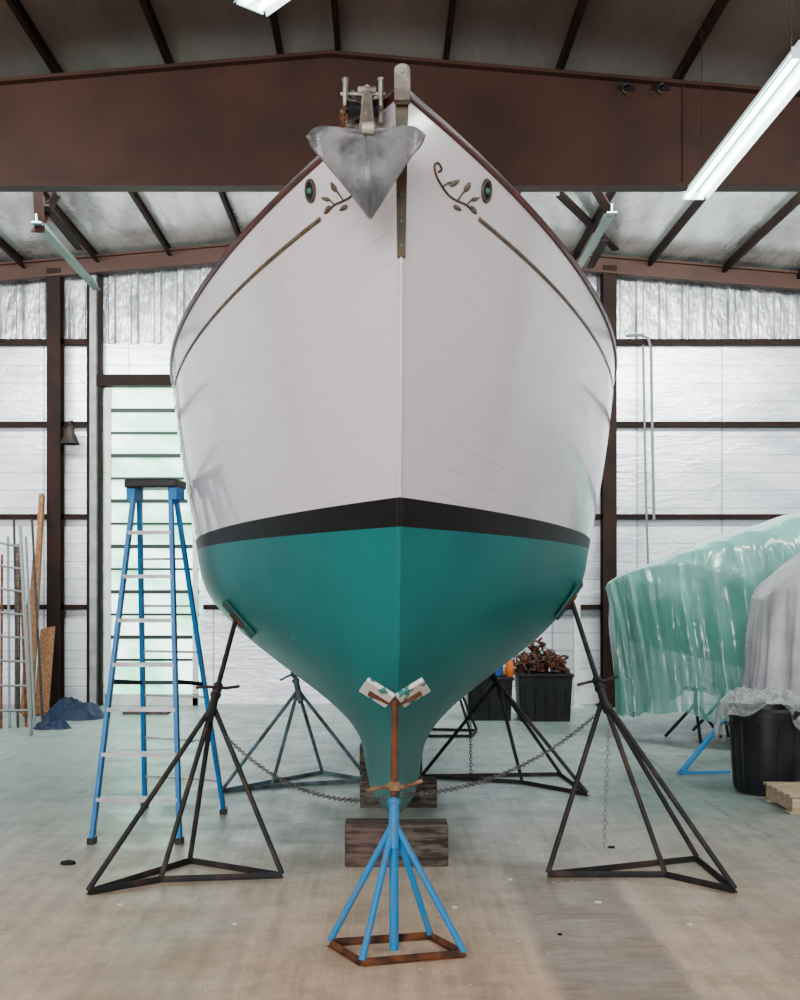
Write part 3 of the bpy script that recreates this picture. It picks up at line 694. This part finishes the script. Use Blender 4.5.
# ---------------------------------------------------------------- covered boat (green plastic)
CY=12.15
cb=empty('covered_boat',(4.9,CY,0),'small boat shrouded in translucent green plastic sheet','boat')
def lo(s): return 2.50+s*5.2
def wid(s): return .10+1.05*(1-(1-min(1,s*2.2))**2.2)
def topz(s): return 1.72+.85*min(1,s*2.2)**.8
def ridged(v): return 1-2*abs(noise.noise(v))
rows=[]
NS=260;NT=70
for i in range(NS+1):
    s=i/NS; row=[]
    for j in range(NT+1):
        t=j/NT; a=math.pi*t
        ca=-math.cos(a); sa=math.sin(a)
        zb=.26+.26*min(1,s*2.2)+.06*math.sin(s*23+t*3)+.03*math.sin(s*61); tz_=topz(s)
        y=CY+wid(s)*math.copysign(abs(ca)**.42,ca)
        z=zb+(tz_-zb)*(sa**.62)
        lowf=1-sa**.7
        q=s*24+.8*noise.noise(Vector((s*5,t*1.2,0)))-lowf*.9
        fold=.15*(ridged(Vector((q*1.0,t*.5,3)))-.6)+.06*(ridged(Vector((q*2.3,t*.8,9)))-.6)
        diag=.06*(ridged(Vector((s*9+t*5,t*2-s*4,7)))-.6)
        f=fold*(.28+1.0*lowf)+diag*.7
        y+= f*(-1 if t<.5 else 1); z+=diag*.4+.04*noise.noise(Vector((s*6,t*2,11)))*sa
        x=lo(s)+.05*noise.noise(Vector((s*8,t*4,1)))+(.12*lowf*(1-min(1,s*8)))
        row.append(Vector((x,y,z)))
    rows.append(row)
cv=MB(); cv.grid(rows)
c0=[Vector((2.46+.12*abs(j/NT-.5)*2,CY+(j/NT-.5)*.02,.29+1.37*math.sin(math.pi*j/NT)**.62)) for j in range(NT+1)]
cv.grid([c0,rows[0]])
cv.obj('plastic_cover','greenpl',parent=cb,angle=180)
rows=[]
for i in range(41):
    s=i/40; row=[]
    for j in range(17):
        a=math.pi*j/16; ca=-math.cos(a); w_=wid(s)*.72
        row.append(Vector((lo(s)+.22,CY+w_*ca,1.44+.62*min(1,s*2)-(1.0*min(1,s*2.5+.35))*math.sin(a)**.6)))
    rows.append(row)
h=MB(); h.grid(rows)
h.grid([[r[0],r[-1]] for r in rows]); h.obj('hull','greenh',parent=cb)
def smallstand(x,y,top,m,lab):
    e=empty('support_stand',(x,y,0),lab,'boat stand','covered boat stands')
    for k in range(3):
        t=2*math.pi*k/3+.4; MB().cyl((x+.35*math.cos(t),y+.35*math.sin(t),.015),(x,y,top-.15),.018).obj('leg',m,parent=e)
    MB().cyl((x,y,top-.25),(x,y,top),.02).obj('post',m,parent=e); MB().box((x,y,top+.012),(.2,.2,.025)).obj('pad','debris',parent=e,smooth=False)
smallstand(3.45,12.1,.55,'dark','dark three-legged stand under the covered boat')
smallstand(3.9,12.6,.55,'dark','dark three-legged stand under the covered boat')
smallstand(4.7,11.9,.55,'blue','blue three-legged stand under the covered boat')
e=MB(); a=G(681,775); e.cyl(a+Vector((0,0,.02)),P(722,722,10.9),.026); e.beam(a+Vector((-.03,0,.02)),a+Vector((.45,.05,.02)),.03,.02); e.obj('blue_prop','blue',label='blue steel pipe prop leaning under the covers',cat='prop')

EX,EY=4.32,10.15
ce_=empty('covered_engine',(EX,EY,0),'bulky gear draped in pale grey canvas on a trestle','covered equipment')
rows=[]; NS=90;NT=200
for i in range(NS+1):
    u=i/NS; row=[]
    for j in range(NT):
        a=2*math.pi*j/NT; ca,sa=math.cos(a),math.sin(a)
        rx_,ry_=.86,.52; k=(abs(ca)**3.0+abs(sa)**3.0)**(-1/3.0)
        base=2.25+.62*max(-1,min(.2,ca*k*min(1,u/.4)))
        if u<.4: rr=u/.4; z=base-.06*rr**5
        else:
            rr=1+(u-.4)*.16; z=base-.06-(u-.4)/.6*(base-.06-.62)
        dn=max(0,(u-.33)/.67)
        f=dn*(.10*(ridged(Vector((ca*5,sa*5,u*.8)))-.6)+.06*(ridged(Vector((ca*12,sa*12,u*1.5)))-.6))
        z+=.04*noise.noise(Vector((ca*rr*3,sa*rr*3,5)))+dn*.06*math.sin(a*5)+.03*(ridged(Vector((ca*rr*4,sa*rr*4,2)))-.6)
        row.append(Vector((EX+(rx_*rr*k+f)*ca,EY+(ry_*rr*k+f)*sa,z)))
    rows.append(row)
MB().grid(rows,True).obj('canvas_cover','canvas',parent=ce_,angle=180)
t=MB()
for sx in(-.5,.5):
    for sy in(-.3,.3): t.beam((EX+sx,EY+sy,0),(EX+sx,EY+sy,1.5),.07,.07)
t.box((EX,EY,1.52),(1.2,.8,.05)); t.obj('trestle','wood',parent=ce_,smooth=False)

bn=empty('trash_can',(3.15,9.0,0),'black plastic trash can with plastic sheet over it','trash can')
c=MB(); c.lathe((3.15,9.0,0),[(0,.01),(.25,.01),(.26,.03),(.285,.45),(.30,.62),(.33,.625),(.335,.68),(.32,.70),(.30,.70),(.29,.6),(.25,.06),(0,.05)],36)
for k in range(12):
    a=2*math.pi*k/12; c.beam((3.15+.262*math.cos(a),9+.262*math.sin(a),.05),(3.15+.295*math.cos(a),9+.295*math.sin(a),.58),.02,.012)
c.obj('body','blackpl',parent=bn)
rows=[]
for i in range(30):
    u=i/29; row=[]
    for j in range(80):
        a=2*math.pi*j/80
        if u<.5: r=.32*(u/.5); z=.80+.09*noise.noise(Vector((math.cos(a)*r*14,math.sin(a)*r*14,1)))-.05*(u/.5)**4
        else: r=.34+.05*(u-.5); z=.75-(u-.5)*.28*(1+.9*math.sin(a*2+2.2)+.4*math.sin(a*5))
        r+=.015*math.sin(a*18)*u+.05*noise.noise(Vector((math.cos(a)*4,math.sin(a)*4,u*4)))*u
        row.append(Vector((3.12+r*math.cos(a),9+r*math.sin(a),z)))
    rows.append(row)
MB().grid(rows,True).obj('plastic_sheet','clearpl',parent=bn,angle=180,label='crumpled clear plastic sheet')
for xx in(2.85,3.45):
    MB().box((xx,9,.55),(.04,.12,.03)).obj('handle','blackpl',parent=bn,bevel=.005)
pl=empty('pallet',(3.47,8.45,0),'small pale wooden pallet on the floor','pallet')
for k in range(5): MB().box((3.47,8.12+k*.12,.135),(.95,.09,.018)).obj('top_board','pallet',parent=pl,smooth=False,bevel=.002)
for k in(-1,0,1): MB().box((3.47+k*.42,8.36,.07),(.07,.56,.1)).obj('bearer','pallet',parent=pl,smooth=False,bevel=.003)
for k in(0,4): MB().box((3.47,8.12+k*.12,.01),(.95,.09,.018)).obj('bottom_board','pallet',parent=pl,smooth=False,bevel=.002)

def tote(x,y,w_,d_,h_,lab,lid=True):
    e=empty('storage_tote',(x,y,0),lab,'storage bin','black storage bins')
    b=MB(); hw,hd=w_/2,d_/2
    pr=[(.88,0),(.96,h_-.04),(1.02,h_-.04),(1.02,h_),(.94,h_),(.86,.03)]
    rows=[[Vector((x+sx*hw*k,y+sy*hd*k,z)) for sx,sy in((-1,-1),(1,-1),(1,1),(-1,1))] for k,z in pr]
    b.grid(rows,True); b.add(rows[0],[(0,1,2,3)]); b.add(rows[-1],[(0,1,2,3)])
    for k in range(-2,3): b.box((x+k*w_*.18,y-hd*.94,h_*.45),(.02,.02,h_*.7))
    b.obj('body','blackpl',parent=e,smooth=False,bevel=.01)
    return e
tote(2.05,14.0,.70,.5,.60,'black plastic storage bin heaped with rope')
tote(1.36,14.1,.6,.5,.55,'black plastic storage bin topped with bright plastic items')
r=MB(); 
for k in range(90):
    cx=2.02+random.uniform(-.30,.28); cy=14+random.uniform(-.15,.15); cz=.62+random.uniform(0,.38)*max(.1,1-abs(cx-2.02)*2.4); R_=random.uniform(.03,.10)
    tl=Matrix.Rotation(random.uniform(-1.2,1.2),3,'X')@Matrix.Rotation(random.uniform(-1.2,1.2),3,'Y')
    r.tube([Vector((cx,cy,cz))+tl@Vector((R_*math.cos(t),R_*.8*math.sin(t),.03*math.sin(3*t))) for t in [2*math.pi*q/14 for q in range(14)]],random.choice((.008,.012,.016)),5,True)
r.obj('rope_coil','rope',label='tangled reddish-brown rope heap in the bin',cat='rope',kind='stuff')
b=MB(); b.lathe((1.62,13.98,.552),[(0,0),(.05,0),(.055,.02),(.05,.17),(.03,.2),(.028,.235),(0,.24)],18); b.obj('spray_bottle','orange',label='orange plastic bottle standing on the black bin',cat='bottle')
b=MB(); b.box((1.46,14.1,.632),(.17,.16,.16)); b.box((1.46,14.1,.72),(.08,.03,.02)); b.obj('tool_case','bluepl',label='small blue plastic case on the bin',cat='case',smooth=False,bevel=.012)
b=MB(); b.box((1.60,14.2,.59),(.10,.10,.075)); b.lathe((1.60,14.2,.628),[(0,.03),(.03,.03),(.03,0)],14); b.obj('jug','yellow',label='small yellow plastic jug on the bin',cat='jug',smooth=False,bevel=.01)

# ---------------------------------------------------------------- left clutter
for k,(px0,px1,top,m,wd,th) in enumerate(((39,44,495,'plank',.06,.10),(30,37,560,'plank',.06,.05),(42,50,628,'plank',.20,.03),(20,33,590,'plank',.07,.04),(10,20,545,'wood',.06,.06))):
    a=Vector((bx(px0-4,14.2),14.0+.16*k,.0)); b=P(px1-2,top,15.3+.02*k)
    mb=MB(); mb.beam(a+Vector((0,0,.03)),b,wd,th,(0,1,0)); mb.obj('wood_plank',m,label='long bare timber plank leaning on the wall' if m=='plank' else 'weathered grey-brown plank leaning on the wall',cat='plank',group='leaning lumber',smooth=False,bevel=.003)
al=empty('extension_ladder',(bx(15,12.6),12.6,0),'aluminium extension ladder leaning upright by lumber','ladder')
a0,a1=Vector((bx(2,12.6),12.4,0)),P(-2,520,13.4); b0,b1=Vector((bx(34,12.6),12.5,0)),P(20,525,13.4)
for a,b in((a0,a1),(b0,b1)): MB().beam(a,b,.025,.06,(0,1,0)).obj('side_rail','conduit',parent=al,smooth=False)
for i in range(1,9): MB().cyl(a0.lerp(a1,i/9),b0.lerp(b1,i/9),.014).obj('rung','conduit',parent=al)
for k in range(6):
    a=Vector((bx(4+k*7,13.2),13.1+.05*k,.0)); b=P(2+k*6,555-18*(k%3),14.6)
    MB().cyl(a,b,.016).obj('metal_rod',('rust','conduit','dark')[k%3],label='thin metal rod leaning among the lumber',cat='rod',group='leaning rods')
def heap(name,c,rx_,ry_,h_,m,lab,cat,seed):
    rows=[]
    for i in range(22):
        u=i/21; row=[]
        for j in range(48):
            a=2*math.pi*j/48; r=u; z=h_*(1-u**2.2)
            nn=noise.noise(Vector((math.cos(a)*u*2.5,math.sin(a)*u*2.5,seed)))+.4*noise.noise(Vector((math.cos(a)*u*7,math.sin(a)*u*7,seed+2)))
            z=max(.003,z*(1+.8*nn)); rr=r*(1+.2*noise.noise(Vector((math.cos(a)*1.5,math.sin(a)*1.5,seed))))
            row.append(Vector((c[0]+rx_*rr*math.cos(a),c[1]+ry_*rr*math.sin(a),z if i<21 else .002)))
        rows.append(row)
    MB().grid(rows,True).obj(name,m,label=lab,cat=cat,angle=180)
heap('tarp',(bx(76,14.2),14.2),.42,.35,.22,'navy','crumpled navy blue tarp heaped on the floor','tarp',1)
heap('tarp',(bx(56,13.3),13.1),.22,.16,.12,'navy','small folded navy cloth on the floor','tarp',9)
MB().box((bx(135,14),14.7,.04),(.6,.25,.08)).obj('timber_offcut','wood',label='low dark timber offcut lying by the door',cat='timber block',smooth=False,bevel=.01)
for px,py,s,m in((68,864,.07,'debris'),(190,742,.05,'debris'),(598,903,.02,'debrisl'),(455,908,.018,'debrisl'),(120,905,.018,'debrisl'),(510,880,.02,'debrisl'),(690,925,.02,'debrisl'),(235,925,.016,'debrisl'),(560,935,.014,'debris'),(612,848,.03,'debris')):
    c=G(px,py); mb=MB(); k=7
    ring=[(c.x+s*(.6+.5*random.random())*math.cos(2*math.pi*i/k),c.y+s*(.5+.4*random.random())*math.sin(2*math.pi*i/k),.001) for i in range(k)]
    mb.add(ring+[(x*.9+c.x*.1,y*.9+c.y*.1,.006+s*.1) for x,y,_ in ring],[tuple(range(k))[::-1],tuple(range(k,2*k))]+[(i,(i+1)%k,k+(i+1)%k,k+i) for i in range(k)])
    mb.obj('floor_scrap',m,label='dark scrap lying on the concrete' if m=='debris' else 'small pale paint chip on the concrete',cat='debris',group='floor scraps',smooth=False)

# ---------------------------------------------------------------- lights
def area(name,loc,tgt,sx,sy,pw,c):
    l=bpy.data.lights.new(name,'AREA'); l.shape='RECTANGLE'; l.size=sx; l.size_y=sy; l.energy=pw; l.color=c
    o=bpy.data.objects.new(name,l); o.location=loc; o.rotation_euler=(Vector(tgt)-Vector(loc)).to_track_quat('-Z','Y').to_euler(); COL.objects.link(o)
area('doorway_daylight',(-2.2,-6.5,3.6),(0,8,1.4),5,3.4,1750,(1,.965,.95))
area('back_fill_light',(-4.0,10.5,5.7),(-4.0,15.5,4.4),5,.5,720,(.93,1,.98))  # added fill for the back wall and ceiling, hidden behind the rafter
area('back_fill_light',(4.2,10.5,5.7),(4.2,15.5,4.4),5,.5,720,(.93,1,.98))  # matching added fill on the right side
area('lamp_row_left',(-5.2,6.5,5.3),(-3.2,8.5,0),.4,6,240,(.97,1,.98))
area('lamp_row_right',(5.2,6.5,5.3),(3.2,8.5,0),.4,6,240,(.97,1,.98))
w=bpy.data.worlds.new('world'); bpy.context.scene.world=w; w.use_nodes=True
w.node_tree.nodes['Background'].inputs[0].default_value=(.9,.95,1,1); w.node_tree.nodes['Background'].inputs[1].default_value=.5
cd=bpy.data.cameras.new('camera'); cam=bpy.data.objects.new('camera',cd); COL.objects.link(cam)
cam.location=(0,0,CH); cam.rotation_euler=(math.pi/2,0,0)
cd.sensor_width=36; cd.sensor_fit='AUTO'; cd.lens=F/1000*36; cd.shift_x=(400-HX)/1000; cd.shift_y=(HY-500)/1000; cd.clip_end=100
bpy.context.scene.camera=cam
for o in bpy.data.objects:
    if '_o' in o: del o['_o']
